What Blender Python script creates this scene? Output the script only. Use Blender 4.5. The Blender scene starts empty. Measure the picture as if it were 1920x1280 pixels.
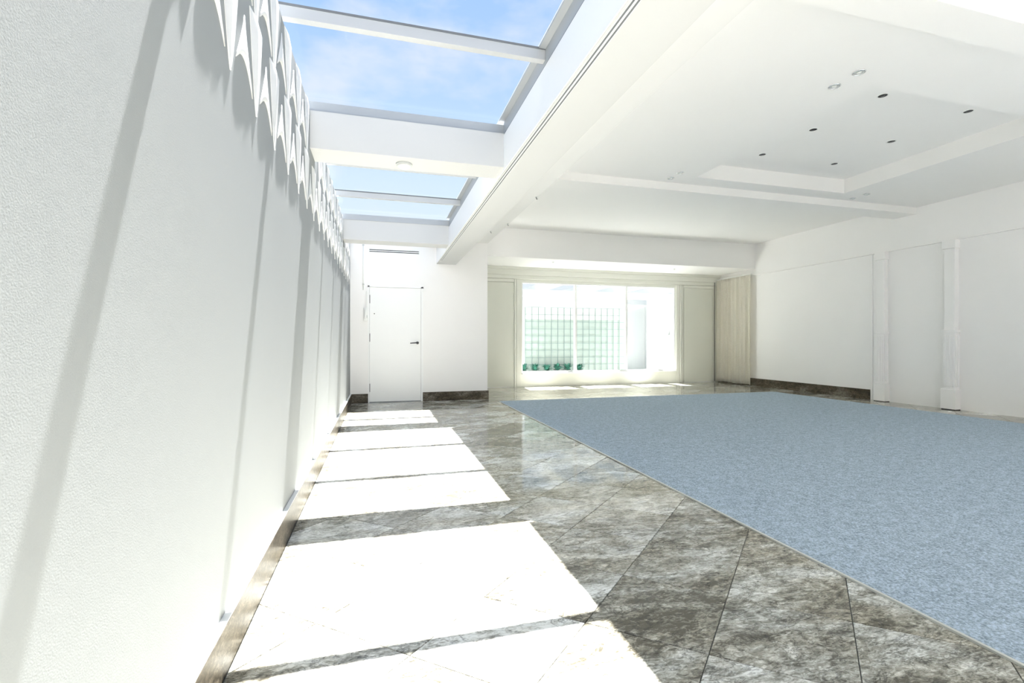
import bpy, bmesh, math, random
from mathutils import Vector, Matrix
random.seed(7)
scene = bpy.context.scene
COL = scene.collection
PI = math.pi

# ------------------------------------------------------------------ camera
cam_d = bpy.data.cameras.new('camera')
cam_d.sensor_width = 36.0
cam_d.lens = 890.0 / 1920.0 * 36.0
cam_d.clip_start = 0.03
cam = bpy.data.objects.new('camera', cam_d)
COL.objects.link(cam)
cam.location = (0, 0, 1.1)
cam.rotation_euler = (math.radians(90), 0, -math.atan(247 / 890))
scene.camera = cam

# ------------------------------------------------------------------ world
world = bpy.data.worlds.new('sky')
scene.world = world
world.use_nodes = True
wt = world.node_tree
wt.nodes.clear()
def wn(t, **k):
    n = wt.nodes.new(t)
    for a, b in k.items():
        setattr(n, a, b)
    return n
w_out = wn('ShaderNodeOutputWorld')
w_bg = wn('ShaderNodeBackground')
w_tc = wn('ShaderNodeTexCoord')
w_sep = wn('ShaderNodeSeparateXYZ')
w_ramp = wn('ShaderNodeValToRGB')
w_ramp.color_ramp.elements[0].position = 0.0
w_ramp.color_ramp.elements[0].color = (0.93, 0.97, 1.0, 1)
w_ramp.color_ramp.elements[1].position = 0.85
w_ramp.color_ramp.elements[1].color = (0.28, 0.50, 1.0, 1)
e = w_ramp.color_ramp.elements.new(0.30)
e.color = (0.70, 0.85, 1.0, 1)
e = w_ramp.color_ramp.elements.new(0.50)
e.color = (0.45, 0.66, 1.0, 1)
w_map = wn('ShaderNodeMapping')
w_map.inputs['Scale'].default_value = (2.2, 2.2, 5.0)
w_map.inputs['Location'].default_value = (0.35, 0.1, 0.2)
w_noise = wn('ShaderNodeTexNoise')
w_noise.inputs['Scale'].default_value = 1.6
w_noise.inputs['Detail'].default_value = 7
w_noise.inputs['Roughness'].default_value = 0.55
w_cr = wn('ShaderNodeValToRGB')
w_cr.color_ramp.elements[0].position = 0.46
w_cr.color_ramp.elements[0].color = (0, 0, 0, 1)
w_cr.color_ramp.elements[1].position = 0.72
w_cr.color_ramp.elements[1].color = (1, 1, 1, 1)
w_mix = wn('ShaderNodeMix', data_type='RGBA')
w_mix.inputs[7].default_value = (0.86, 0.89, 1.0, 1)
L = wt.links.new
L(w_tc.outputs['Generated'], w_sep.inputs[0])
L(w_sep.outputs['Z'], w_ramp.inputs[0])
L(w_tc.outputs['Generated'], w_map.inputs[0])
L(w_map.outputs[0], w_noise.inputs['Vector'])
L(w_noise.outputs[0], w_cr.inputs[0])
L(w_cr.outputs[0], w_mix.inputs[0])
L(w_ramp.outputs[0], w_mix.inputs[6])
L(w_mix.outputs[2], w_bg.inputs['Color'])
w_bg.inputs['Strength'].default_value = 0.43
L(w_bg.outputs[0], w_out.inputs[0])

# ------------------------------------------------------------------ sun
SUN = Vector((-0.034, -0.385, -1.0)).normalized()
sun_d = bpy.data.lights.new('sun', 'SUN')
sun_d.energy = 21.0
sun_d.angle = math.radians(0.53)
sun_d.color = (1.0, 0.985, 0.985)
sun = bpy.data.objects.new('sun', sun_d)
COL.objects.link(sun)
sun.rotation_euler = SUN.to_track_quat('-Z', 'Y').to_euler()
sun.location = (2, 8, 12)

# ------------------------------------------------------------------ light paths (white room: many diffuse bounces)
scene.cycles.max_bounces = 16
scene.cycles.diffuse_bounces = 12
scene.cycles.glossy_bounces = 5
scene.cycles.transparent_max_bounces = 16
scene.cycles.caustics_reflective = False
scene.cycles.caustics_refractive = False

# ------------------------------------------------------------------ view
vs = scene.view_settings
vs.view_transform = 'Standard'
vs.look = 'None'
vs.exposure = 1.31
vs.gamma = 1.0
vs.use_curve_mapping = False

# ------------------------------------------------------------------ materials
MATS = {}
def newmat(name):
    m = bpy.data.materials.new(name)
    m.use_nodes = True
    nt = m.node_tree
    b = nt.nodes['Principled BSDF']
    MATS[name] = m
    return m, nt, b

def simple(name, col, rough=0.6, metal=0.0, bump=0.0, bscale=60.0, var=0.0, spec=0.5):
    m, nt, b = newmat(name)
    b.inputs['Base Color'].default_value = (*col, 1)
    b.inputs['Roughness'].default_value = rough
    b.inputs['Metallic'].default_value = metal
    b.inputs['Specular IOR Level'].default_value = spec
    tc = nt.nodes.new('ShaderNodeTexCoord')
    geo = nt.nodes.new('ShaderNodeNewGeometry')
    if bump > 0:
        n = nt.nodes.new('ShaderNodeTexNoise')
        n.inputs['Scale'].default_value = bscale
        n.inputs['Detail'].default_value = 4
        nt.links.new(geo.outputs['Position'], n.inputs['Vector'])
        bp = nt.nodes.new('ShaderNodeBump')
        bp.inputs['Strength'].default_value = bump
        bp.inputs['Distance'].default_value = 0.004
        nt.links.new(n.outputs[0], bp.inputs['Height'])
        nt.links.new(bp.outputs[0], b.inputs['Normal'])
    if var > 0:
        n2 = nt.nodes.new('ShaderNodeTexNoise')
        n2.inputs['Scale'].default_value = 1.7
        n2.inputs['Detail'].default_value = 5
        nt.links.new(geo.outputs['Position'], n2.inputs['Vector'])
        mx = nt.nodes.new('ShaderNodeMix')
        mx.data_type = 'RGBA'
        mx.inputs[6].default_value = (*[c * (1 - var) for c in col], 1)
        mx.inputs[7].default_value = (*[min(0.95, c * (1 + var)) for c in col], 1)
        nt.links.new(n2.outputs[0], mx.inputs[0])
        nt.links.new(mx.outputs[2], b.inputs['Base Color'])
    return m

simple('white_paint', (0.868, 0.856, 0.846), 0.55, bump=0.05, bscale=90, var=0.015, spec=0.25)
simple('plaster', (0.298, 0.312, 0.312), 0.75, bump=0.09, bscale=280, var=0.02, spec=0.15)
simple('relief_white', (0.68, 0.683, 0.68), 0.65, spec=0.2)
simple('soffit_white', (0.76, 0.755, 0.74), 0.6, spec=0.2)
simple('lit_face_white', (0.90, 0.90, 0.895), 0.4)  # lighter white that paints light onto the long beam's left face
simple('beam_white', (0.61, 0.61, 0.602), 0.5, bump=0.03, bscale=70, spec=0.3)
simple('ceiling_white', (0.85, 0.84, 0.824), 0.7, bump=0.03, bscale=80, var=0.015, spec=0.2)
simple('sage_white', (0.76, 0.762, 0.70), 0.5, var=0.02, spec=0.35)
simple('panel_sage', (0.71, 0.715, 0.645), 0.5, var=0.02, spec=0.35)
simple('door_white', (0.87, 0.875, 0.87), 0.4, spec=0.4)
simple('grey_metal', (0.42, 0.44, 0.46), 0.42, 0.2)
simple('mullion_grey', (0.50, 0.51, 0.52), 0.45, 0.1)
simple('gasket', (0.16, 0.17, 0.18), 0.6)
simple('dark_metal', (0.09, 0.09, 0.095), 0.35, 0.6)
simple('chrome', (0.85, 0.86, 0.87), 0.14, 1.0)
simple('black', (0.015, 0.015, 0.016), 0.5)
simple('plastic_white', (0.80, 0.81, 0.79), 0.35)
simple('plastic_grey', (0.52, 0.54, 0.53), 0.4)
simple('grout', (0.14, 0.14, 0.125), 0.85, bump=0.1)
simple('caulk', (0.85, 0.85, 0.83), 0.6)
simple('edge_strip', (0.62, 0.63, 0.58), 0.35, 0.3)
simple('court_paving', (0.55, 0.55, 0.53), 0.8, bump=0.15, bscale=30, var=0.04)
simple('concrete', (0.36, 0.37, 0.35), 0.8, bump=0.15, bscale=30, var=0.04)
simple('terrace', (0.80, 0.80, 0.77), 0.8, bump=0.15, bscale=30, var=0.04)
simple('pale_stone', (0.62, 0.605, 0.575), 0.35, var=0.05)
simple('outside_white', (0.54, 0.55, 0.548), 0.7)
simple('mint', (0.36, 0.42, 0.395), 0.3, var=0.05)
simple('grid_metal', (0.20, 0.27, 0.26), 0.4, 0.4)
simple('leaf', (0.04, 0.17, 0.12), 0.45, var=0.25)
simple('stem', (0.12, 0.2, 0.1), 0.6)
simple('soil', (0.10, 0.085, 0.06), 0.9, bump=0.3)

# curtain linen
m, nt, b = newmat('linen')
b.inputs['Roughness'].default_value = 0.9
b.inputs['Specular IOR Level'].default_value = 0.1
b.inputs['Sheen Weight'].default_value = 0.15
geo = nt.nodes.new('ShaderNodeNewGeometry')
mp = nt.nodes.new('ShaderNodeMapping')
mp.inputs['Scale'].default_value = (260, 260, 30)
n = nt.nodes.new('ShaderNodeTexNoise')
n.inputs['Scale'].default_value = 1.0
n.inputs['Detail'].default_value = 3
cr = nt.nodes.new('ShaderNodeValToRGB')
cr.color_ramp.elements[0].position = 0.3
cr.color_ramp.elements[0].color = (0.77, 0.745, 0.67, 1)
cr.color_ramp.elements[1].position = 0.7
cr.color_ramp.elements[1].color = (0.90, 0.88, 0.81, 1)
nt.links.new(geo.outputs['Position'], mp.inputs[0])
nt.links.new(mp.outputs[0], n.inputs['Vector'])
nt.links.new(n.outputs[0], cr.inputs[0])
nt.links.new(cr.outputs[0], b.inputs['Base Color'])

# glass: thin clear sheet
def glassmat(name, tint, refl):
    m, nt, b = newmat(name)
    nt.nodes.remove(b)
    out = nt.nodes['Material Output']
    tr = nt.nodes.new('ShaderNodeBsdfTransparent')
    tr.inputs[0].default_value = (*tint, 1)
    gl = nt.nodes.new('ShaderNodeBsdfGlossy')
    gl.inputs['Roughness'].default_value = 0.01
    lw = nt.nodes.new('ShaderNodeLayerWeight')
    lw.inputs['Blend'].default_value = 0.5
    pw = nt.nodes.new('ShaderNodeMath'); pw.operation = 'POWER'; pw.inputs[1].default_value = 5.0
    nt.links.new(lw.outputs['Facing'], pw.inputs[0])
    fr = nt.nodes.new('ShaderNodeMath'); fr.operation = 'MULTIPLY_ADD'
    fr.inputs[1].default_value = refl; fr.inputs[2].default_value = refl * 0.06
    nt.links.new(pw.outputs[0], fr.inputs[0])
    mx = nt.nodes.new('ShaderNodeMixShader')
    nt.links.new(fr.outputs[0], mx.inputs[0])
    nt.links.new(tr.outputs[0], mx.inputs[1])
    nt.links.new(gl.outputs[0], mx.inputs[2])
    nt.links.new(mx.outputs[0], out.inputs[0])
glassmat('roof_glass', (0.985, 0.99, 0.99), 0.04)
glassmat('window_glass', (0.965, 0.98, 0.97), 0.35)

# marble
def marble(name, dark, mid, light, rough, scale, stretch=(1.0, 2.2, 1.0)):
    m, nt, b = newmat(name)
    tc = nt.nodes.new('ShaderNodeTexCoord')
    oi = nt.nodes.new('ShaderNodeObjectInfo')
    sc = nt.nodes.new('ShaderNodeMath'); sc.operation = 'MULTIPLY'; sc.inputs[1].default_value = 37.0
    nt.links.new(oi.outputs['Random'], sc.inputs[0])
    cmb = nt.nodes.new('ShaderNodeCombineXYZ')
    nt.links.new(sc.outputs[0], cmb.inputs[0]); nt.links.new(sc.outputs[0], cmb.inputs[1])
    mp = nt.nodes.new('ShaderNodeMapping')
    mp.inputs['Scale'].default_value = stretch
    nt.links.new(tc.outputs['Object'], mp.inputs[0])
    ad = nt.nodes.new('ShaderNodeVectorMath'); ad.operation = 'ADD'
    nt.links.new(mp.outputs[0], ad.inputs[0]); nt.links.new(cmb.outputs[0], ad.inputs[1])
    # large soft clouds
    n1 = nt.nodes.new('ShaderNodeTexNoise')
    n1.inputs['Scale'].default_value = scale * 0.42; n1.inputs['Detail'].default_value = 3
    n1.inputs['Distortion'].default_value = 0.6
    nt.links.new(ad.outputs[0], n1.inputs['Vector'])
    # medium mottling
    n2 = nt.nodes.new('ShaderNodeTexNoise')
    n2.inputs['Scale'].default_value = scale * 2.2; n2.inputs['Detail'].default_value = 8
    n2.inputs['Roughness'].default_value = 0.68; n2.inputs['Distortion'].default_value = 0.8
    nt.links.new(ad.outputs[0], n2.inputs['Vector'])
    # fine crackle
    n3 = nt.nodes.new('ShaderNodeTexNoise')
    n3.inputs['Scale'].default_value = scale * 9.0; n3.inputs['Detail'].default_value = 6
    n3.inputs['Roughness'].default_value = 0.7; n3.inputs['Distortion'].default_value = 1.2
    nt.links.new(ad.outputs[0], n3.inputs['Vector'])
    a1 = nt.nodes.new('ShaderNodeMath'); a1.operation = 'MULTIPLY_ADD'
    a1.inputs[1].default_value = 0.60
    nt.links.new(n1.outputs[0], a1.inputs[0])
    m2 = nt.nodes.new('ShaderNodeMath'); m2.operation = 'MULTIPLY'; m2.inputs[1].default_value = 0.75
    nt.links.new(n2.outputs[0], m2.inputs[0])
    m3 = nt.nodes.new('ShaderNodeMath'); m3.operation = 'MULTIPLY_ADD'; m3.inputs[1].default_value = 0.85
    nt.links.new(n3.outputs[0], m3.inputs[0]); nt.links.new(m2.outputs[0], m3.inputs[2])
    nt.links.new(m3.outputs[0], a1.inputs[2])
    # per-tile tone
    tn = nt.nodes.new('ShaderNodeMath'); tn.operation = 'MULTIPLY_ADD'
    tn.inputs[1].default_value = 0.16; tn.inputs[2].default_value = -0.08
    nt.links.new(oi.outputs['Random'], tn.inputs[0])
    sm = nt.nodes.new('ShaderNodeMath'); sm.operation = 'ADD'
    nt.links.new(a1.outputs[0], sm.inputs[0]); nt.links.new(tn.outputs[0], sm.inputs[1])
    cr = nt.nodes.new('ShaderNodeValToRGB')
    E_ = cr.color_ramp.elements
    E_[0].position = 0.0; E_[0].color = (*dark, 1)
    E_[1].position = 1.0; E_[1].color = (*light, 1)
    q = E_.new(0.48); q.color = (*mid, 1)
    rg = nt.nodes.new('ShaderNodeMapRange')
    rg.inputs[1].default_value = 0.93; rg.inputs[2].default_value = 1.30
    nt.links.new(sm.outputs[0], rg.inputs[0])
    nt.links.new(rg.outputs[0], cr.inputs[0])
    # dark thin veins
    vo = nt.nodes.new('ShaderNodeTexNoise')
    vo.inputs['Scale'].default_value = scale * 1.1; vo.inputs['Detail'].default_value = 9
    vo.inputs['Roughness'].default_value = 0.62; vo.inputs['Distortion'].default_value = 1.5
    ofs = nt.nodes.new('ShaderNodeVectorMath'); ofs.operation = 'ADD'; ofs.inputs[1].default_value = (11.3, 4.1, 7.7)
    nt.links.new(ad.outputs[0], ofs.inputs[0]); nt.links.new(ofs.outputs[0], vo.inputs['Vector'])
    sb = nt.nodes.new('ShaderNodeMath'); sb.operation = 'SUBTRACT'; sb.inputs[1].default_value = 0.5
    ab = nt.nodes.new('ShaderNodeMath'); ab.operation = 'ABSOLUTE'
    nt.links.new(vo.outputs[0], sb.inputs[0]); nt.links.new(sb.outputs[0], ab.inputs[0])
    vr = nt.nodes.new('ShaderNodeMapRange')
    vr.inputs[1].default_value = 0.0; vr.inputs[2].default_value = 0.022
    vr.inputs[3].default_value = 0.38; vr.inputs[4].default_value = 1.0
    nt.links.new(ab.outputs[0], vr.inputs[0])
    mul = nt.nodes.new('ShaderNodeMix'); mul.data_type = 'RGBA'; mul.blend_type = 'MULTIPLY'
    mul.inputs[0].default_value = 1.0
    nt.links.new(cr.outputs[0], mul.inputs[6]); nt.links.new(vr.outputs[0], mul.inputs[7])
    hue = nt.nodes.new('ShaderNodeMix'); hue.data_type = 'RGBA'
    hue.inputs[6].default_value = (1.0, 0.965, 0.87, 1); hue.inputs[7].default_value = (0.97, 1.0, 1.01, 1)
    hr = nt.nodes.new('ShaderNodeMapRange'); hr.inputs[1].default_value = 0.38; hr.inputs[2].default_value = 0.62
    nt.links.new(n1.outputs[0], hr.inputs[0]); nt.links.new(hr.outputs[0], hue.inputs[0])
    mu2 = nt.nodes.new('ShaderNodeMix'); mu2.data_type = 'RGBA'; mu2.blend_type = 'MULTIPLY'
    mu2.inputs[0].default_value = 1.0
    nt.links.new(mul.outputs[2], mu2.inputs[6]); nt.links.new(hue.outputs[2], mu2.inputs[7])
    nt.links.new(mu2.outputs[2], b.inputs['Base Color'])
    b.inputs['Roughness'].default_value = rough
    b.inputs['Specular IOR Level'].default_value = 0.5
    b.inputs['IOR'].default_value = 1.52
    return m
marble('marble', (0.10, 0.094, 0.075), (0.40, 0.388, 0.34), (0.86, 0.85, 0.81), 0.055, 3.2)
BROWN = marble('marble_brown', (0.040, 0.033, 0.023), (0.092, 0.077, 0.058), (0.22, 0.19, 0.15), 0.35, 4.0, (1, 1, 2))

BROWN.node_tree.nodes['Principled BSDF'].inputs['Specular IOR Level'].default_value = 0.12

# carpet
m, nt, b = newmat('carpet')
b.inputs['Roughness'].default_value = 1.0
b.inputs['Specular IOR Level'].default_value = 0.05
geo = nt.nodes.new('ShaderNodeNewGeometry')
n = nt.nodes.new('ShaderNodeTexNoise')
n.inputs['Scale'].default_value = 95
n.inputs['Detail'].default_value = 3
n.inputs['Roughness'].default_value = 0.75
nb = nt.nodes.new('ShaderNodeTexNoise')
nb.inputs['Scale'].default_value = 18
nb.inputs['Detail'].default_value = 3
ad = nt.nodes.new('ShaderNodeMath'); ad.operation = 'MULTIPLY_ADD'
ad.inputs[1].default_value = 0.25
cr = nt.nodes.new('ShaderNodeValToRGB')
cr.color_ramp.elements[0].position = 0.48
cr.color_ramp.elements[0].color = (0.225, 0.28, 0.335, 1)
cr.color_ramp.elements[1].position = 0.78
cr.color_ramp.elements[1].color = (0.55, 0.66, 0.765, 1)
nt.links.new(geo.outputs['Position'], n.inputs['Vector'])
nt.links.new(geo.outputs['Position'], nb.inputs['Vector'])
nt.links.new(nb.outputs[0], ad.inputs[0]); nt.links.new(n.outputs[0], ad.inputs[2])
nt.links.new(ad.outputs[0], cr.inputs[0])
nt.links.new(cr.outputs[0], b.inputs['Base Color'])
bp = nt.nodes.new('ShaderNodeBump')
bp.inputs['Strength'].default_value = 0.6
bp.inputs['Distance'].default_value = 0.006
nt.links.new(n.outputs[0], bp.inputs['Height'])
nt.links.new(bp.outputs[0], b.inputs['Normal'])

# ------------------------------------------------------------------ helpers
def link(name, me, mat, parent=None, loc=(0, 0, 0)):
    o = bpy.data.objects.new(name, me)
    COL.objects.link(o)
    if mat is not None and len(me.materials) == 0:
        me.materials.append(MATS[mat])
    o.location = loc
    if parent is not None:
        o.parent = parent
    return o

def mesh_from(bm, name, smooth=False):
    bmesh.ops.recalc_face_normals(bm, faces=bm.faces)
    me = bpy.data.meshes.new(name)
    bm.to_mesh(me)
    bm.free()
    if smooth:
        for p in me.polygons:
            p.use_smooth = True
    return me

def add_box(bm, x0, x1, y0, y1, z0, z1):
    vv = [bm.verts.new(p) for p in ((x0, y0, z0), (x1, y0, z0), (x1, y1, z0), (x0, y1, z0),
                                    (x0, y0, z1), (x1, y0, z1), (x1, y1, z1), (x0, y1, z1))]
    for f in ((0, 3, 2, 1), (4, 5, 6, 7), (0, 1, 5, 4), (1, 2, 6, 5), (2, 3, 7, 6), (3, 0, 4, 7)):
        bm.faces.new([vv[i] for i in f])

def boxes(name, lst, mat, parent=None, bevel=0.0, loc=None):
    """one mesh object from boxes given in world coordinates; origin at its base centre"""
    bm = bmesh.new()
    for b_ in lst:
        add_box(bm, *b_)
    if bevel > 0:
        bmesh.ops.bevel(bm, geom=list(bm.edges), offset=bevel, segments=2, profile=0.7, affect='EDGES')
    me = mesh_from(bm, name)
    if parent is None:
        c = Vector(((min(b_[0] for b_ in lst) + max(b_[1] for b_ in lst)) / 2,
                    (min(b_[2] for b_ in lst) + max(b_[3] for b_ in lst)) / 2,
                    min(b_[4] for b_ in lst)))
        me.transform(Matrix.Translation(-c))
        return link(name, me, mat, None, c)
    off = parent_loc(parent)
    me.transform(Matrix.Translation(-off))
    return link(name, me, mat, parent)

def parent_loc(p):
    v = Vector((0, 0, 0))
    while p is not None:
        v += Vector(p.location)
        p = p.parent
    return v

def empty(name, loc):
    o = bpy.data.objects.new(name, None)
    o.empty_display_size = 0.1
    COL.objects.link(o)
    o.location = loc
    return o

def tag(o, label, cat, group=None):
    o['label'] = label
    o['category'] = cat
    if group:
        o['group'] = group
    return o

def struct(o, label=None, cat=None):
    o['kind'] = 'structure'
    if label:
        o['label'] = label
    if cat:
        o['category'] = cat
    return o

def lathe(bm, prof, seg=24, centre=(0, 0, 0)):
    rings = []
    for r, z in prof:
        if r < 1e-6:
            rings.append([bm.verts.new((centre[0], centre[1], centre[2] + z))])
        else:
            rings.append([bm.verts.new((centre[0] + r * math.cos(2 * PI * k / seg),
                                        centre[1] + r * math.sin(2 * PI * k / seg),
                                        centre[2] + z)) for k in range(seg)])
    for a, b_ in zip(rings[:-1], rings[1:]):
        for k in range(seg):
            k2 = (k + 1) % seg
            if len(a) == 1 and len(b_) == 1:
                continue
            if len(a) == 1:
                bm.faces.new((a[0], b_[k], b_[k2]))
            elif len(b_) == 1:
                bm.faces.new((a[k], b_[0], a[k2]))
            else:
                bm.faces.new((a[k], b_[k], b_[k2], a[k2]))

def tube(bm, pts, r, seg=8):
    pts = [Vector(p) for p in pts]
    rings = []
    for i, p in enumerate(pts):
        d = (pts[min(i + 1, len(pts) - 1)] - pts[max(i - 1, 0)]).normalized()
        up = Vector((0, 0, 1)) if abs(d.z) < 0.9 else Vector((1, 0, 0))
        s = d.cross(up).normalized()
        t = d.cross(s).normalized()
        rr = r[i] if isinstance(r, (list, tuple)) else r
        rings.append([bm.verts.new(p + s * math.cos(2 * PI * k / seg) * rr + t * math.sin(2 * PI * k / seg) * rr)
                      for k in range(seg)])
    for a, b_ in zip(rings[:-1], rings[1:]):
        for k in range(seg):
            bm.faces.new((a[k], a[(k + 1) % seg], b_[(k + 1) % seg], b_[k]))
    bm.faces.new(rings[0][::-1])
    bm.faces.new(rings[-1])

# ------------------------------------------------------------------ key dimensions
XL = -0.515          # left wall face
XB0, XB1 = 1.01, 1.365   # long beam
XC = 1.977           # corner of door wall / soffit edge
XR = 8.95            # right wall face
YD = 8.88            # door wall face
YB = 11.03           # window wall face
YN = -4.0            # rear of hall behind the camera
ZBEAM, ZSOF = 2.54, 2.974
ZC1, ZC2, ZCOF = 3.41, 3.50, 3.62
ZSK = 2.845          # underside of skylight frame
ZGL = 2.965          # roof glass
ROOF = 3.75
CX0, CX1, CY1 = 2.10, 8.27, 8.45   # carpet
CY0 = 0.2

# ------------------------------------------------------------------ floor: base + diagonal marble tiles
floor = struct(boxes('floor', [(XL - 0.2, XR + 0.2, YN, YB + 0.2, -0.12, -0.006)], 'grout'),
               'polished grey-brown marble floor laid in diagonal tiles', 'floor')
fl_loc = parent_loc(floor)
SA, SB = 0.915, 0.85
DA, DB = 0.602, 0.586
A0, B0 = -0.197, 1.785
GAP = 0.0035
def corner(ca, cb):
    x = (cb - ca) / (SA + SB)
    return Vector((x, ca + SA * x))
def clip_poly(poly, axis, lim, keep_less):
    out = []
    for i in range(len(poly)):
        p, q = poly[i], poly[(i + 1) % len(poly)]
        ip = (p[axis] <= lim) if keep_less else (p[axis] >= lim)
        iq = (q[axis] <= lim) if keep_less else (q[axis] >= lim)
        if ip:
            out.append(p)
        if ip != iq:
            t = (lim - p[axis]) / (q[axis] - p[axis])
            out.append(p + (q - p) * t)
    return out
def poly_area(p):
    return abs(sum(p[i].x * p[(i + 1) % len(p)].y - p[(i + 1) % len(p)].x * p[i].y for i in range(len(p)))) / 2
def tile_into(bm, poly, c, th=0.006):
    n_ = len(poly)
    cen = sum(poly, Vector((0, 0))) / n_
    ins = []
    for p in poly:
        d = (cen - p)
        ins.append(p + d.normalized() * 0.0022)
    lo = [bm.verts.new((p.x - c.x, p.y - c.y, -th)) for p in poly]
    mi = [bm.verts.new((p.x - c.x, p.y - c.y, -0.0012)) for p in poly]
    hi = [bm.verts.new((p.x - c.x, p.y - c.y, 0.0)) for p in ins]
    for i in range(n_):
        j = (i + 1) % n_
        bm.faces.new((lo[i], lo[j], mi[j], mi[i]))
        bm.faces.new((mi[i], mi[j], hi[j], hi[i]))
    bm.faces.new(hi)
cells = []
for ia in range(-22, 24):
    for ib in range(-10, 42):
        a0, a1 = A0 + ia * DA, A0 + (ia + 1) * DA
        b0, b1 = B0 + ib * DB, B0 + (ib + 1) * DB
        g = GAP / 2 * 1.35
        poly = [corner(a0 + g, b0 + g), corner(a0 + g, b1 - g), corner(a1 - g, b1 - g), corner(a1 - g, b0 + g)]
        full = poly_area(poly)
        cen = sum(poly, Vector((0, 0))) / 4
        poly = clip_poly(poly, 0, XL + 0.027, False)
        if len(poly) > 2: poly = clip_poly(poly, 0, XR - 0.0, True)
        if len(poly) > 2: poly = clip_poly(poly, 1, -0.4, False)
        if len(poly) > 2: poly = clip_poly(poly, 1, YB, True)
        if len(poly) < 3 or poly_area(poly) < 0.0006:
            continue
        # wholly under the carpet
        if all(p.x > CX0 + 0.02 and p.x < CX1 - 0.02 and p.y > CY0 + 0.02 and p.y < CY1 - 0.02 for p in poly):
            continue
        # inside the block behind the door wall
        if all(p.x < XC - 0.02 and p.y > YD + 0.02 for p in poly):
            continue
        q = [p for p in poly]
        merged = [q[0]]
        for p in q[1:]:
            if (p - merged[-1]).length > 1e-4:
                merged.append(p)
        if (merged[0] - merged[-1]).length < 1e-4:
            merged.pop()
        if len(merged) < 3:
            continue
        area = poly_area(merged)
        cells.append((cen, merged, area, area > full * 0.9999))
def vis_key(c):
    cen = c[0]
    th = math.atan(247 / 890)
    d = cen.x * math.sin(th) + cen.y * math.cos(th)
    s = cen.x * math.cos(th) - cen.y * math.sin(th)
    if d < 0.45 or abs(s / d) > 1.35:
        return 0.0
    return c[2] / d ** 3
cells.sort(key=vis_key, reverse=True)
shared_tile = None
rest = bmesh.new()
for i, (cen, poly, area, full) in enumerate(cells):
    if i < 296 and vis_key((cen, poly, area, full)) > 0:
        if full and shared_tile is not None:
            me = shared_tile
        else:
            bm = bmesh.new()
            tile_into(bm, poly, cen)
            me = mesh_from(bm, 'tile')
            me.materials.append(MATS['marble'])
            if full:
                shared_tile = me
        link('tile', me, None, floor, Vector((cen.x, cen.y, 0)) - fl_loc)
    else:
        tile_into(rest, poly, Vector((0, 0)))
me = mesh_from(rest, 'tile')
o = link('far_tiles', me, 'marble', floor, -fl_loc)
o['kind'] = 'stuff'

# ------------------------------------------------------------------ carpet
bm = bmesh.new()
add_box(bm, CX0, CX1, CY0, CY1, 0.0, 0.007)
me = mesh_from(bm, 'carpet')
cc = Vector(((CX0 + CX1) / 2, (CY0 + CY1) / 2, 0))
me.transform(Matrix.Translation(-cc))
carpet = empty('carpet', cc)
tag(carpet, 'wide blue-grey flecked carpet covering the middle of the hall floor', 'carpet')
link('pile', me, 'carpet', carpet)
boxes('edge_strip', [(CX0 - 0.012, CX0 + 0.002, CY0, CY1, 0.0, 0.0085)], 'edge_strip', carpet)
boxes('edge_strip', [(CX0 - 0.012, CX1, CY1 - 0.002, CY1 + 0.012, 0.0, 0.0085)], 'edge_strip', carpet)

# unseen rear floor, made pale to bounce neutral light into the hall
o = boxes('bounce_slab', [(XL, XR, YN, -0.404, -0.008, 0.0)], 'pale_stone', floor)

# ------------------------------------------------------------------ walls
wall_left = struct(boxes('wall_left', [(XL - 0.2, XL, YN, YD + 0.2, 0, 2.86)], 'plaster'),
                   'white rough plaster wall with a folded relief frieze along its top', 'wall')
wall_door = struct(boxes('wall_back', [(XL, -0.193, YD, YD + 0.2, 0, ZGL), (0.73, XC, YD, YD + 0.2, 0, ZSOF),
                                       (-0.193, 0.73, YD, YD + 0.2, 2.085, ZGL),
                                       (XC - 0.15, XC, YD + 0.2, YB, 0, ZC2)], 'white_paint'),
                   'white wall around the plain white door', 'wall')
wall_win = struct(boxes('wall_window', [(XC - 0.15, 3.31, YB, YB + 0.15, 0, ZC2), (7.58, XR, YB, YB + 0.15, 0, ZC2),
                                        (3.31, 7.58, YB, YB + 0.15, 0, 0.33), (3.31, 7.58, YB, YB + 0.15, 2.545, ZC2)], 'sage_white'),
                  'off-white panelled wall around the wide courtyard window', 'wall')
wall_right = struct(boxes('wall_right', [(XR, XR + 0.2, YN, YB + 0.15, 0, ROOF)], 'white_paint'),
                    'long white wall with a ledge line and two pilasters', 'wall')
boxes('upper_band', [(XR - 0.025, XR + 0.01, YN, YB, 2.755, ZC2 + 0.02)], 'white_paint', wall_right)
boxes('ledge', [(XR - 0.045, XR - 0.0, YN, 9.72, 2.735, 2.765)], 'white_paint', wall_right, 0.006)
boxes('recess_edge', [(XR - 0.012, XR + 0.005, 6.80, 6.845, 0, 2.74)], 'white_paint', wall_right, 0.004)
wall_rear = struct(boxes('wall_rear', [(XL, XR, YN - 0.2, YN, 0, ZSK), (XB1, XR, YN - 0.2, YN, ZSK, ROOF)], 'white_paint'),
                   'white wall behind the camera above the rear glazing', 'wall')

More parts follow.
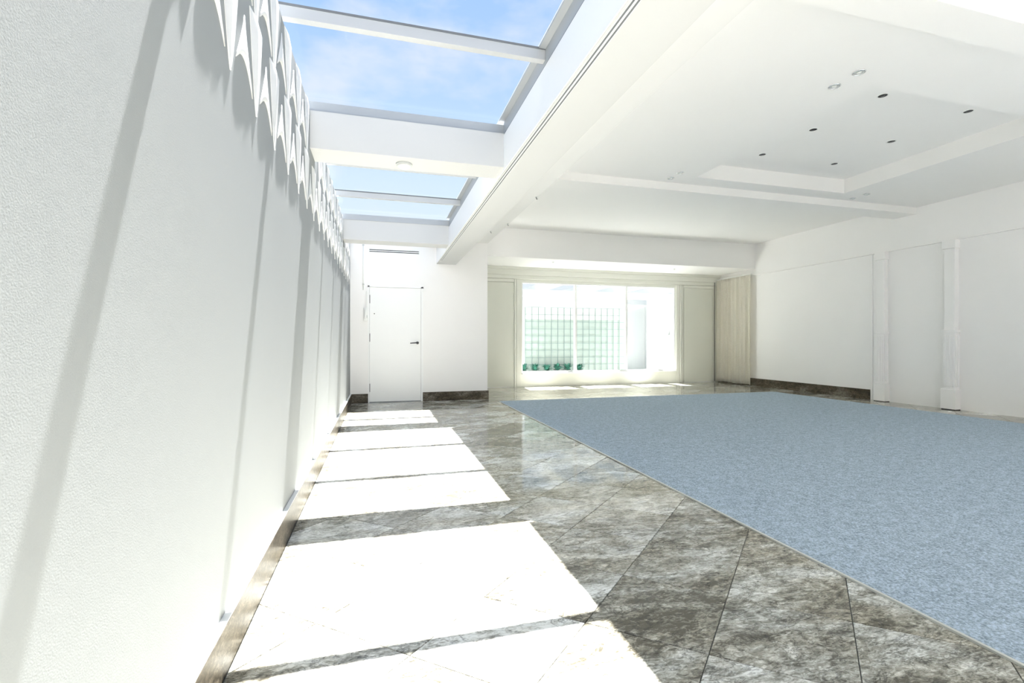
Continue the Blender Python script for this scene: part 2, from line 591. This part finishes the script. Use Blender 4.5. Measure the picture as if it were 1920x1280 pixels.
# baseboards of brown marble
bl = struct(boxes('baseboard_left', [(XL, XL + 0.025, YN, YD, 0, 0.163)], 'marble_brown', bevel=0.002),
            'brown marble skirting with a white caulked top along plaster wall', 'baseboard')
boxes('caulk_strip', [(XL - 0.002, XL + 0.024, YN, YD, 0.1625, 0.168)], 'caulk', bl)
bb = struct(boxes('baseboard_back', [(XL + 0.025, -0.21, YD - 0.02, YD, 0, 0.165), (0.755, XC + 0.02, YD - 0.02, YD, 0, 0.165),
                                     (XC, XC + 0.02, YD, YB, 0, 0.165)],
                  'marble_brown'), 'brown marble skirting either side of the white door', 'baseboard')
br = struct(boxes('baseboard_right', [(XR - 0.022, XR, 6.85, YB, 0, 0.19)], 'marble_brown', bevel=0.002),
            'brown marble skirting on the right-hand white wall', 'baseboard')

# ------------------------------------------------------------------ relief frieze on the left wall
PER, ROWH = 0.366, 0.395
def build_patch(nu, nv, fn):
    """closed solid between fn(u,v)->(x,y,z) and the wall plane x=0"""
    bm = bmesh.new()
    F = [[None] * (nu + 1) for _ in range(nv + 1)]
    B = [[None] * (nu + 1) for _ in range(nv + 1)]
    for j in range(nv + 1):
        for i in range(nu + 1):
            x, y, z = fn(-1 + 2 * i / nu, j / nv)
            F[j][i] = bm.verts.new((x, y, z))
            B[j][i] = bm.verts.new((-0.004, y, z))
    for j in range(nv):
        for i in range(nu):
            bm.faces.new((F[j][i], F[j][i + 1], F[j + 1][i + 1], F[j + 1][i]))
            bm.faces.new((B[j][i], B[j + 1][i], B[j + 1][i + 1], B[j][i + 1]))
    for i in range(nu):
        bm.faces.new((F[0][i], B[0][i], B[0][i + 1], F[0][i + 1]))
        bm.faces.new((F[nv][i], F[nv][i + 1], B[nv][i + 1], B[nv][i]))
    for j in range(nv):
        bm.faces.new((F[j][0], F[j + 1][0], B[j + 1][0], B[j][0]))
        bm.faces.new((F[j][nu], B[j][nu], B[j + 1][nu], F[j + 1][nu]))
    return bm
def fin(u, v):
    w = 0.105 * (1 - v) ** 0.75 + 0.003
    y = u * w
    z = -v * 0.405
    env = (0.25 + 0.75 * math.sin(PI * min(1.0, v * 1.25 + 0.08) ** 0.8)) if v < 0.74 else 0.25 + 0.2 * (1 - v)
    p = 0.003 + 0.0135 * (1 - abs(u + 0.25) / (1.25 if u > -0.25 else 0.75)) * max(0.32, env) * (1 - 0.35 * v)
    return (p, y, z)
def lip(u, v):
    w = 0.004 + 0.115 * v ** 1.25
    y = u * w
    z = -0.09 - v * 0.25 + 0.075 * v * (1 - u * u) - 0.02 * v * u
    p = 0.002 + 0.0085 * v ** 1.3 * (1 - 0.85 * u * u)
    return (p, y, z)
fin_me = mesh_from(build_patch(8, 10, fin), 'relief_fin')
fin_me.materials.append(MATS['relief_white'])
lip_me = mesh_from(build_patch(8, 7, lip), 'relief_curl', True)
lip_me.materials.append(MATS['relief_white'])
wl = parent_loc(wall_left)
BEAMS = [(3.88, 4.17), (7.21, 7.50)]
for r in range(2):
    ztop = 2.07 + 0.40 + r * ROWH
    if r == 1:
        ztop = 2.858
    for k in range(-3, 20):
        for kind, y in (('fin', 1.894 + PER * k), ('lip', 1.711 + PER * k)):
            if y < 0.7 or y > YD - 0.13:
                continue
            half = 0.11
            if any(y + half > a - 0.0 and y - half < b_ + 0.0 for a, b_ in BEAMS) and ztop > 2.55:
                continue
            if kind == 'fin':
                link('relief_fin', fin_me, None, wall_left, Vector((XL, y, ztop)) - wl)
            else:
                link('relief_curl', lip_me, None, wall_left, Vector((XL, y, ztop)) - wl)

# ------------------------------------------------------------------ ceiling and beams
ceil = struct(boxes('ceiling', [
    (XC, 4.29, 1.8, 6.03, ZC1, ROOF), (6.965, XR, 1.8, 6.03, ZC1, ROOF),
    (XC, 4.4, YN, 1.8, ZC1, ROOF), (7.4, XR, YN, 1.8, ZC1, ROOF), (4.4, 7.4, YN, -0.4, ZC1, ROOF),
    (4.29, 6.965, 1.8, 3.28, ZC1, ROOF), (4.29, 6.965, 5.74, 6.03, ZC1, ROOF),
    (4.29, 6.965, 3.28, 5.74, ZCOF, ROOF),
    (XC, XR, 6.03, YB, ZC2, ROOF)], 'ceiling_white'),
    'white hall ceiling with a raised rectangular coffer', 'ceiling')
boxes('cross_beam', [(XC, XR, 6.03, 6.40, 3.30, ZC2 + 0.02)], 'ceiling_white', ceil)
boxes('cross_beam', [(XC, XR, 2.22, 2.47, 3.30, ZC1 + 0.02)], 'ceiling_white', ceil)
boxes('header', [(XC, XR - 0.025, 9.70, YB, 2.89, ZC2 + 0.02)], 'ceiling_white', ceil)
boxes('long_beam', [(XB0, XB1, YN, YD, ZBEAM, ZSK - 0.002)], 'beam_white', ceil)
boxes('beam_lit_face', [(XB0 - 0.006, XB0, YN, YD, ZBEAM + 0.004, ZSK - 0.004)], 'lit_face_white', ceil)  # added sheet, its lighter white stands in for light on this face
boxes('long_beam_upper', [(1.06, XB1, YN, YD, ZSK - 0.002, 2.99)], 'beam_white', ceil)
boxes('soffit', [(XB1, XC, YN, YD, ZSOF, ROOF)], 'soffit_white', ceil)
for (a, b_) in BEAMS + [(0.50, 0.79), (-2.85, -2.56)]:
    boxes('skylight_beam', [(XL - 0.16, XB0 + 0.01, a, b_, 2.57, ZSK + 0.01)], 'beam_white', ceil)
# crown moulding over the window wall: three stepped courses
boxes('cornice', [(XC, XR - 0.026, YB - 0.115, YB, 2.83, 2.892)], 'sage_white', ceil, 0.008)
boxes('cornice', [(XC, XR - 0.026, YB - 0.085, YB, 2.70, 2.83)], 'sage_white', ceil, 0.008)
boxes('cornice', [(XC, XR - 0.026, YB - 0.05, YB, 2.61, 2.70)], 'sage_white', ceil, 0.008)

# ceiling track slots along the edge of the long beam
track = empty('curtain_track', (XB0 + 0.03, 2.5, ZBEAM))
tag(track, 'slim double groove metal track along the underside of the long beam', 'track')
boxes('rail', [(XB0 + 0.010, XB0 + 0.050, YN, YD - 0.35, ZBEAM - 0.004, ZBEAM + 0.001)], 'plastic_white', track)
for x in (XB0 + 0.014, XB0 + 0.036):
    boxes('slot', [(x, x + 0.009, YN, YD - 0.4, ZBEAM - 0.0055, ZBEAM - 0.0035)], 'gasket', track)

# ------------------------------------------------------------------ skylights
def skylight(num, y0, y1, mull, xr):
    w = empty('window_%d' % num, (0.2, (y0 + y1) / 2, ZSK))
    struct(w, 'glazed skylight bay with grey metal bars above the corridor', 'skylight')
    # frame: right curb, end bars, outer upstand
    boxes('frame', [(xr, 1.06, y0, y1, ZSK, ZGL)], 'grey_metal', w)
    boxes('frame_lip', [(xr - 0.045, xr, y0, y1, ZGL - 0.012, ZGL - 0.001)], 'grey_metal', w)
    boxes('gasket', [(xr - 0.004, 1.0, y0, y1, ZSK - 0.006, ZSK + 0.002)] if xr < 1 else
          [(xr - 0.004, xr + 0.02, y0, y1, ZSK - 0.008, ZSK + 0.004)], 'gasket', w)
    boxes('frame', [(-0.68, 1.06, y0 - 0.06, y0, ZSK + 0.01, ZGL)], 'grey_metal', w)
    boxes('frame', [(-0.68, 1.06, y1, y1 + 0.06, ZSK + 0.01, ZGL - 0.03)], 'grey_metal', w)
    boxes('frame', [(-0.72, -0.66, y0, y1, ZSK + 0.02, ZGL)], 'grey_metal', w)
    ys = [y0] + mull + [y1]
    for my in mull:
        b_ = boxes('mullion', [(-0.66, xr, my - 0.024, my + 0.024, 2.885, ZGL - 0.004)], 'mullion_grey', w, 0.003)
        boxes('gasket', [(-0.66, xr, my - 0.027, my - 0.0245, 2.948, ZGL - 0.004)], 'gasket', b_)
    for a, b_ in zip(ys[:-1], ys[1:]):
        boxes('pane', [(-0.68, 1.05, a, b_, ZGL, ZGL + 0.006)], 'roof_glass', w)
    return w
skylight(2, 0.85, 3.90, [1.73, 2.87], XB0)
skylight(3, 4.15, 7.20, [5.10, 6.19], XB0)
skylight(4, 7.50, 8.86, [8.12], 0.90)
skylight(5, -2.50, 0.46, [-1.55, -0.5], XB0)
skylight(6, -3.95, -2.90, [], XB0)

# unseen roof light added behind the camera to brighten the near hall
w9 = struct(empty('window_9', (5.9, 0.7, ROOF)), 'unseen roof light added over the rear of the hall to brighten it', 'skylight')
for k in range(4):
    x = 4.4 + 1.0 * k
    boxes('bar', [(max(4.4, x - 0.03), min(7.4, x + 0.03), -0.4, 1.8, ROOF - 0.1, ROOF)], 'grey_metal', w9)
for k in range(3):
    x = 4.4 + 1.0 * k
    boxes('pane', [(x, x + 1.0, -0.4, 1.8, ROOF, ROOF + 0.006)], 'roof_glass', w9)

# ------------------------------------------------------------------ plain door
d1 = struct(empty('door_1', (0.27, YD, 0)), 'plain white flush door with dark lever handle', 'door')
boxes('frame', [(-0.215, -0.187, YD - 0.012, YD + 0.1, 0, 2.10), (0.723, 0.765, YD - 0.012, YD + 0.1, 0, 2.10),
                (-0.215, 0.765, YD - 0.012, YD + 0.1, 2.078, 2.10)], 'door_white', d1)
leaf = boxes('leaf', [(-0.184, 0.7195, YD + 0.004, YD + 0.045, 0.014, 2.0745)], 'door_white', d1, 0.002)
boxes('gap_shade', [(-0.19, 0.726, YD + 0.046, YD + 0.06, 0.0, 2.08)], 'black', d1)  # black sheet painting the shade in the gaps around the leaf
for z in (0.27, 1.17, 1.86):
    boxes('hinge', [(-0.190, -0.176, YD - 0.012, YD + 0.004, z - 0.075, z + 0.075)], 'dark_metal', d1, 0.002)
bm = bmesh.new()
tube(bm, [(0.66, YD + 0.006, 1.075), (0.66, YD - 0.055, 1.075)], 0.011, 10)
tube(bm, [(0.668, YD - 0.052, 1.076), (0.60, YD - 0.054, 1.074), (0.525, YD - 0.05, 1.070)], [0.013, 0.011, 0.007], 10)
me = mesh_from(bm, 'handle', True)
me.transform(Matrix.Translation(-parent_loc(d1)))
hd = link('handle', me, 'dark_metal', d1)
bm = bmesh.new()
lathe(bm, [(0, 0), (0.026, 0), (0.026, 0.008), (0.012, 0.011), (0, 0.011)], 20)
me = mesh_from(bm, 'rose')
me.transform(Matrix.Translation(Vector((0.66, YD + 0.005, 1.075)) - parent_loc(d1)) @ Matrix.Rotation(PI / 2, 4, 'X'))
link('rose', me, 'dark_metal', hd)
bm = bmesh.new()
tube(bm, [(-0.102, YD + 0.006, 1.60), (-0.102, YD - 0.035, 1.60)], [0.010, 0.007], 10)
me = mesh_from(bm, 'hook', True)
me.transform(Matrix.Translation(-parent_loc(d1)))
link('coat_hook', me, 'dark_metal', d1)

# threshold
boxes('threshold_or_light_line', [(-0.19, 0.726, YD - 0.015, YD + 0.06, 0.0, 0.006)], 'grey_metal', d1)

# vent above the door
v = tag(empty('vent_grille', (0.248, YD, 2.73)), 'slim white slot vent with two dark lines above the door', 'vent')
boxes('frame', [(-0.205, 0.70, YD - 0.008, YD + 0.0, 2.695, 2.77)], 'plastic_white', v, 0.002)
for z in (2.716, 2.747):
    boxes('slot', [(-0.188, 0.684, YD - 0.0095, YD - 0.0075, z - 0.007, z + 0.007)], 'black', v)

# intercom with conduit
it = tag(empty('wall_phone', (-0.238, YD, 1.48)), 'white wall handset box mounted beside the door hinges', 'intercom')
boxes('case', [(-0.285, -0.215, YD - 0.045, YD, 1.47, 1.70)], 'plastic_white', it, 0.008)
boxes('handset', [(-0.272, -0.238, YD - 0.070, YD - 0.042, 1.50, 1.68)], 'plastic_white', it, 0.009)
boxes('button_panel', [(-0.234, -0.222, YD - 0.049, YD - 0.044, 1.52, 1.57)], 'plastic_grey', it, 0.001)
boxes('cable_cover', [(-0.246, -0.222, YD - 0.02, YD, 1.70, 2.0)], 'plastic_white', it, 0.003)
cd = tag(empty('conduit', (-0.292, YD, 2.0)), 'thin white conduit pipe running up the wall from the handset', 'pipe')
bm = bmesh.new()
tube(bm, [(-0.292, YD - 0.010, 2.02), (-0.292, YD - 0.010, 2.86)], 0.009, 8)
me = mesh_from(bm, 'pipe', True)
me.transform(Matrix.Translation(-parent_loc(cd)))
link('pipe', me, 'plastic_white', cd)
for z in (2.12, 2.82):
    boxes('clip', [(-0.310, -0.274, YD - 0.022, YD, z - 0.012, z + 0.012)], 'plastic_grey', cd, 0.003)

# smoke detector under the first skylight beam
sd = tag(empty('smoke_detector', (0.19, 4.03, 2.57)), 'round white smoke detector under the skylight cross beam', 'detector')
bm = bmesh.new(); lathe(bm, [(0, 0), (0.068, 0), (0.068, -0.012), (0.0, -0.012)], 32)
link('base', mesh_from(bm, 'base'), 'plastic_grey', sd)
bm = bmesh.new(); lathe(bm, [(0, -0.012), (0.055, -0.012), (0.052, -0.026), (0.04, -0.034), (0, -0.036)], 32)
link('cap', mesh_from(bm, 'cap', True), 'plastic_white', sd)

# ------------------------------------------------------------------ window wall: doors, casing, window
def panel_door(num, x0, x1, label):
    d = struct(empty('door_%d' % num, ((x0 + x1) / 2, YB, 0)), label, 'door')
    boxes('panel', [(x0, x1, YB - 0.022, YB, 0.018, 2.52)], 'panel_sage', d, 0.003)
    boxes('architrave', [(x0 - 0.02, x1 + 0.02, YB - 0.03, YB, 2.532, 2.60)], 'sage_white', d, 0.004)
    boxes('threshold_or_light_line', [(x0, x1, YB - 0.02, YB, 0.0, 0.012)], 'door_white', d)  # white strip painted in for light leaking under the panel
    return d
panel_door(2, 2.02, 3.09, 'flat sage-grey door panel beside the column wall corner')
panel_door(3, 7.83, 8.72, 'flat sage-grey door panel beside the beige curtain')
t1 = struct(empty('trim_1', (3.2, YB, 0)), 'upright moulded casing on the column side of the window', 'trim')
boxes('strip', [(3.115, 3.155, YB - 0.034, YB, 0, 2.60)], 'sage_white', t1, 0.005)
boxes('strip', [(3.17, 3.30, YB - 0.024, YB, 0, 2.60)], 'sage_white', t1, 0.004)
t2 = struct(empty('trim_2', (7.7, YB, 0)), 'upright moulded casing on the curtain side of the window', 'trim')
boxes('strip', [(7.60, 7.69, YB - 0.024, YB, 0, 2.60)], 'sage_white', t2, 0.004)
boxes('strip', [(7.705, 7.745, YB - 0.045, YB, 0, 2.60)], 'sage_white', t2, 0.005)
boxes('strip', [(7.76, 7.80, YB - 0.034, YB, 0, 2.60)], 'sage_white', t2, 0.005)

w1 = struct(empty('window_1', (5.44, YB + 0.07, 0.33)), 'wide three-pane courtyard window in white frame', 'window')
boxes('frame', [(3.31, 7.58, YB + 0.02, YB + 0.12, 0.33, 0.365)], 'door_white', w1, 0.004)
boxes('frame', [(3.31, 7.58, YB + 0.02, YB + 0.12, 2.52, 2.545)], 'door_white', w1, 0.004)
boxes('frame', [(3.31, 3.335, YB + 0.02, YB + 0.12, 0.365, 2.52)], 'door_white', w1, 0.004)
boxes('frame', [(7.555, 7.58, YB + 0.02, YB + 0.12, 0.365, 2.52)], 'door_white', w1, 0.004)
boxes('sill', [(3.305, 7.585, YB - 0.05, YB + 0.03, 0.305, 0.335)], 'door_white', w1, 0.005)
mxs = [4.735, 6.15]
for x in mxs:
    boxes('mullion', [(x - 0.025, x + 0.025, YB + 0.025, YB + 0.115, 0.365, 2.52)], 'door_white', w1, 0.004)
xs = [3.335] + mxs + [7.555]
for a, b_ in zip(xs[:-1], xs[1:]):
    boxes('pane', [(a + 0.02, b_ - 0.02, YB + 0.066, YB + 0.072, 0.36, 2.525)], 'window_glass', w1)

# ------------------------------------------------------------------ pilasters
def pilaster(num, y, label):
    p = struct(empty('trim_%d' % num, (XR, y, 0)), label, 'pilaster')
    d = 0.11
    boxes('shaft', [(XR - d + 0.02, XR, y - 0.075, y + 0.075, 1.29, 2.60)], 'white_paint', p, 0.006)
    boxes('capital', [(XR - d - 0.002, XR, y - 0.095, y + 0.095, 2.60, 2.735)], 'white_paint', p, 0.008)
    boxes('band', [(XR - d - 0.012, XR, y - 0.10, y + 0.10, 1.24, 1.29)], 'white_paint', p, 0.008)
    boxes('lower_shaft', [(XR - d, XR, y - 0.085, y + 0.085, 0.33, 1.24)], 'white_paint', p, 0.004)
    for k in range(3):
        yy = y - 0.05 + 0.05 * k
        boxes('flute', [(XR - d - 0.009, XR - d + 0.002, yy - 0.015, yy + 0.015, 0.37, 1.20)], 'white_paint', p, 0.005)
    for k in range(2):
        xx = XR - d + 0.032 + 0.04 * k
        boxes('flute', [(xx - 0.012, xx + 0.012, y - 0.094, y - 0.083, 0.37, 1.20)], 'white_paint', p, 0.005)
    boxes('plinth', [(XR - d - 0.018, XR, y - 0.105, y + 0.105, 0.012, 0.33)], 'white_paint', p, 0.008)
    boxes('foot', [(XR - d - 0.01, XR, y - 0.097, y + 0.097, 0, 0.012)], 'black', p)
pilaster(3, 6.60, 'white pilaster with fluted lower part at the end of the marble skirting')
pilaster(4, 5.50, 'white pilaster with fluted lower part standing between two plain wall bays')

# ------------------------------------------------------------------ curtain
cu = tag(empty('curtain', (XR - 0.13, 10.36, 0)), 'full-height pleated beige linen curtain beside the window wall', 'curtain')
bm = bmesh.new()
Y0c, Y1c = 9.73, 10.97
NU, NV = 150, 26
grid = []
for j in range(NV + 1):
    t = j / NV
    row = []
    for i in range(NU + 1):
        s_ = i / NU
        amp = 0.022 + 0.012 * t
        ph = s_ * 2 * PI * 8.5 + 0.5 * math.sin(s_ * 9.0 + t * 1.2) + 0.25 * math.sin(t * 4 + s_ * 17)
        x = -amp * math.sin(ph) * (0.7 + 0.3 * math.sin(s_ * 23)) - 0.006 * math.sin(2 * ph)
        if t < 0.03:
            x *= 0.75
        y = Y0c + s_ * (Y1c - Y0c) + 0.012 * math.cos(ph) * (0.4 + t) - (0.02 * (1 - s_) * t)
        z = 2.752 - t * (2.752 - 0.028) + (0.008 * math.sin(s_ * 11) if j == NV else 0)
        row.append(bm.verts.new((x, y - 10.36, z)))
    grid.append(row)
for j in range(NV):
    for i in range(NU):
        bm.faces.new((grid[j][i], grid[j][i + 1], grid[j + 1][i + 1], grid[j + 1][i]))
bmesh.ops.solidify(bm, geom=list(bm.faces), thickness=0.004)
link('cloth', mesh_from(bm, 'cloth', True), 'linen', cu)
boxes('rail', [(XR - 0.15, XR - 0.11, Y0c - 0.02, YB - 0.06, 2.752, 2.775)], 'plastic_white', cu)
for yb_ in (10.0, 10.7):
    boxes('rail_bracket', [(XR - 0.14, XR - 0.02, yb_, yb_ + 0.03, 2.775, 2.79)], 'plastic_white', cu)
boxes('gap_shade_strip', [(XR - 0.19, XR - 0.175, YB - 0.062, YB - 0.055, 0.03, 2.72)], 'dark_metal', cu)  # dark strip standing in for the shadow gap beside the curtain

# ------------------------------------------------------------------ downlights
def downlight_meshes(dark):
    bm = bmesh.new(); lathe(bm, [(0.046, 0), (0.060, 0), (0.060, -0.004), (0.052, -0.008), (0.046, -0.006), (0.046, 0)], 24)
    ring = mesh_from(bm, 'ring', True); ring.materials.append(MATS['plastic_white' if dark else 'chrome'])
    bm = bmesh.new(); lathe(bm, [(0, -0.0015), (0.046, -0.003), (0.046, -0.0005), (0, -0.0005)], 24)
    baf = mesh_from(bm, 'baffle'); baf.materials.append(MATS['black' if dark else 'plastic_grey'])
    bm = bmesh.new(); lathe(bm, [(0, -0.010), (0.018, -0.008), (0.022, -0.002), (0, -0.002)], 20)
    lamp = mesh_from(bm, 'lamp', True); lamp.materials.append(MATS['dark_metal' if dark else 'plastic_white'])
    return ring, baf, lamp
DL = {True: downlight_meshes(True), False: downlight_meshes(False)}
def downlight(x, y, z, dark, s=1.0, where=''):
    o = empty('downlight', (x, y, z))
    if dark:
        tag(o, 'small black-centred recessed downlight in the raised coffer, ' + where, 'downlight', 'dark downlights in the coffer')
    else:
        tag(o, 'chrome-rimmed downlight in the flat ceiling, ' + where, 'downlight', 'chrome downlights around the coffer')
    o.scale = (s, s, 1)
    for nme, me in zip(('ring', 'baffle', 'lamp'), DL[dark]):
        link(nme, me, None, o)
for x in (4.96, 6.20):
    for y in (3.67, 4.48, 5.26):
        downlight(x, y, ZCOF, True, 0.9, {3.67: 'far end from cross beam', 4.48: 'middle of its row', 5.26: 'end by cross beam'}[y]
                  + (', skylight-side row' if x < 5.5 else ', pilaster-side row'))
for x, y in ((3.96, 3.13), (3.96, 3.36), (3.96, 5.65), (3.96, 5.87), (7.35, 5.69), (7.35, 5.92)):
    downlight(x, y, ZC1, False, 0.85, 'pair by the coffer corner away from cross beam' if y < 4 else
              ('pair between long beam and coffer by cross beam' if x < 5 else 'pair between coffer and pilaster wall'))

# small sprinkler heads under the header
for i, (x, y) in enumerate(((3.75, 10.05), (6.95, 10.15))):
    o = tag(empty('sprinkler', (x, y, 2.89)), 'tiny metal sprinkler head under the dropped ceiling ' + ('near the column wall', 'near the curtain')[i], 'sprinkler', 'sprinklers under the dropped ceiling')
    bm = bmesh.new(); lathe(bm, [(0, 0), (0.03, 0), (0.03, -0.004), (0.010, -0.008), (0.010, -0.03), (0, -0.03)], 16)
    link('body', mesh_from(bm, 'body'), 'chrome', o)
    bm = bmesh.new(); lathe(bm, [(0, -0.034), (0.02, -0.034), (0.02, -0.037), (0, -0.037)], 16)
    link('deflector', mesh_from(bm, 'deflector'), 'chrome', o)
for x, y in ((1.81, 7.88), (1.95, 5.85), (1.955, 7.30)):
    o = tag(empty('ceiling_hook', (x, y, ZSOF)), 'tiny dark hook screwed into the soffit beside the long beam', 'hook', 'hooks in the soffit')
    bm = bmesh.new(); lathe(bm, [(0, 0), (0.014, 0), (0.014, -0.005), (0, -0.005)], 12)
    link('plate', mesh_from(bm, 'plate'), 'plastic_grey', o)
    bm = bmesh.new()
    tube(bm, [(0, 0, -0.004), (0, 0, -0.02), (0.008, 0, -0.03), (0.016, 0, -0.022)], 0.004, 6)
    link('wire', mesh_from(bm, 'wire', True), 'dark_metal', o)

# ------------------------------------------------------------------ courtyard behind the window
paving = struct(boxes('floor_courtyard', [(0.0, 14.0, YB + 0.2, 20.0, -0.12, -0.01)], 'court_paving'),
                'pale paving of the courtyard beyond the window', 'paving')
wall_ct = struct(boxes('wall_courtyard', [(0.5, 13.0, 15.4, 15.6, 0, 2.55)], 'outside_white'),
                 'white far wall of the courtyard beyond the window', 'wall')
wall_cr = struct(boxes('wall_courtyard_side', [(9.30, 9.5, YB + 0.2, 15.4, 0, 2.6)], 'outside_white'),
                 'white side wall of the courtyard beyond the window', 'wall')
wall_cl = struct(boxes('wall_courtyard_end', [(1.2, 1.4, YB + 0.2, 15.4, 0, 2.6)], 'outside_white'),
                 'white end wall of the courtyard on the column side', 'wall')
pg = struct(empty('trim_5', (5.5, 13.3, 2.4)), 'white pergola beams over the courtyard', 'pergola')
for x in (3.2, 4.66, 6.10, 7.22, 8.6):
    boxes('rafter', [(x - 0.10, x + 0.10, 11.2, 15.5, 2.62, 2.84)], 'outside_white', pg)
for y in (13.35, 15.2):
    boxes('cross_beam', [(1.4, 9.3, y - 0.09, y + 0.09, 2.42, 2.62)], 'outside_white', pg)
# grid screen
gs = tag(empty('grid_screen', (5.6, 13.0, 0)), 'square-grid metal trellis before mint glass seen through window', 'trellis')
gx0, gx1 = 4.0, 7.18
n_v = 16
for k in range(n_v + 1):
    x = gx0 + (gx1 - gx0) * k / n_v
    boxes('bar', [(x - 0.007, x + 0.007, 12.985, 13.0, 0.2, 2.09)], 'grid_metal', gs)
for k in range(10):
    z = 0.22 + k * 0.2075
    boxes('rail', [(gx0, gx1, 12.975, 12.986, z - 0.006, z + 0.006)], 'grid_metal', gs)
boxes('glass_panel', [(gx0, gx1, 13.03, 13.06, 0.2, 1.74)], 'mint', gs)
boxes('top_panel', [(gx0, gx1, 13.03, 13.06, 1.74, 2.08)], 'outside_white', gs)
boxes('kerb', [(gx0 - 0.05, gx1 + 0.05, 12.9, 13.12, -0.01, 0.2)], 'concrete', gs)
# white post
ps = tag(empty('post', (8.03, 13.0, -0.01)), 'white square post in the courtyard seen through right window pane', 'post')
boxes('shaft', [(7.96, 8.10, 12.93, 13.07, 0.1, 2.42)], 'outside_white', ps, 0.005)
boxes('base', [(7.93, 8.13, 12.90, 13.10, -0.01, 0.1)], 'concrete', ps, 0.005)
# wall tap
struct(boxes('wall_courtyard_panel', [(8.15, 9.30, 13.06, 13.12, -0.01, 2.42)], 'outside_white'),
       'white panel wall beside the courtyard post', 'wall')
tp = tag(empty('wall_fixture', (8.76, 13.0, 1.3)), 'small grey fixture on the white courtyard panel seen through window', 'fixture')
boxes('arm', [(8.70, 8.82, 12.95, 13.06, 1.28, 1.31)], 'plastic_grey', tp, 0.004)
bm = bmesh.new(); lathe(bm, [(0, 0), (0.05, 0), (0.045, 0.08), (0.02, 0.16), (0.012, 0.24), (0, 0.25)], 16, (0, -0.05, 0.02))
link('shade', mesh_from(bm, 'shade', True), 'plastic_grey', tp)
# low plants along the screen
def leaf_mesh(nl, seed, h):
    rnd = random.Random(seed)
    bm = bmesh.new()
    for k in range(nl):
        a = rnd.uniform(0, 2 * PI)
        ln = h * rnd.uniform(0.7, 1.2)
        lean = rnd.uniform(0.3, 1.15)
        d = Vector((math.cos(a), math.sin(a), 0))
        s = Vector((-d.y, d.x, 0))
        pr = None
        base = d * rnd.uniform(0, 0.05)
        z0 = rnd.uniform(0, h * 0.9)
        for j in range(5):
            t = j / 4
            p = base + d * (ln * lean * t) + Vector((0, 0, z0 + ln * (t - 0.55 * lean * t * t)))
            w = 0.028 * math.sin(PI * (0.12 + 0.86 * t)) + 0.001
            cur = (bm.verts.new(p - s * w), bm.verts.new(p + Vector((0, 0, -0.006))), bm.verts.new(p + s * w))
            if pr:
                bm.faces.new((pr[0], pr[1], cur[1], cur[0]))
                bm.faces.new((pr[1], pr[2], cur[2], cur[1]))
            pr = cur
    me = bpy.data.meshes.new('foliage')
    bm.to_mesh(me); bm.free()
    me.materials.append(MATS['leaf'])
    return me
lm = [leaf_mesh(70, s, 0.13) for s in (1, 2, 3)]  # three leaf arrangements
for k, x in enumerate((3.84, 4.18, 4.50, 4.83, 5.16, 5.47)):
    y = 12.6 + 0.06 * math.sin(k * 2.1)
    o = tag(empty('low_plant', (x, y, -0.01)), 'low leafy green plant at the foot of the courtyard trellis', 'plant', 'plants at the trellis foot')
    f_ = link('foliage', lm[k % 3], None, o, (0, 0, 0.28))
    f_.rotation_euler = (0, 0, k * 1.3)
    bm = bmesh.new(); lathe(bm, [(0, 0), (0.10, 0), (0.12, 0.30), (0.105, 0.30), (0.10, 0.28), (0, 0.28)], 16)
    link('pot', mesh_from(bm, 'pot', True), 'concrete', o)
    bm = bmesh.new()
    tube(bm, [(0, 0, 0.27), (0.01, 0, 0.38)], [0.012, 0.006], 6)
    link('stem', mesh_from(bm, 'stem', True), 'stem', o)
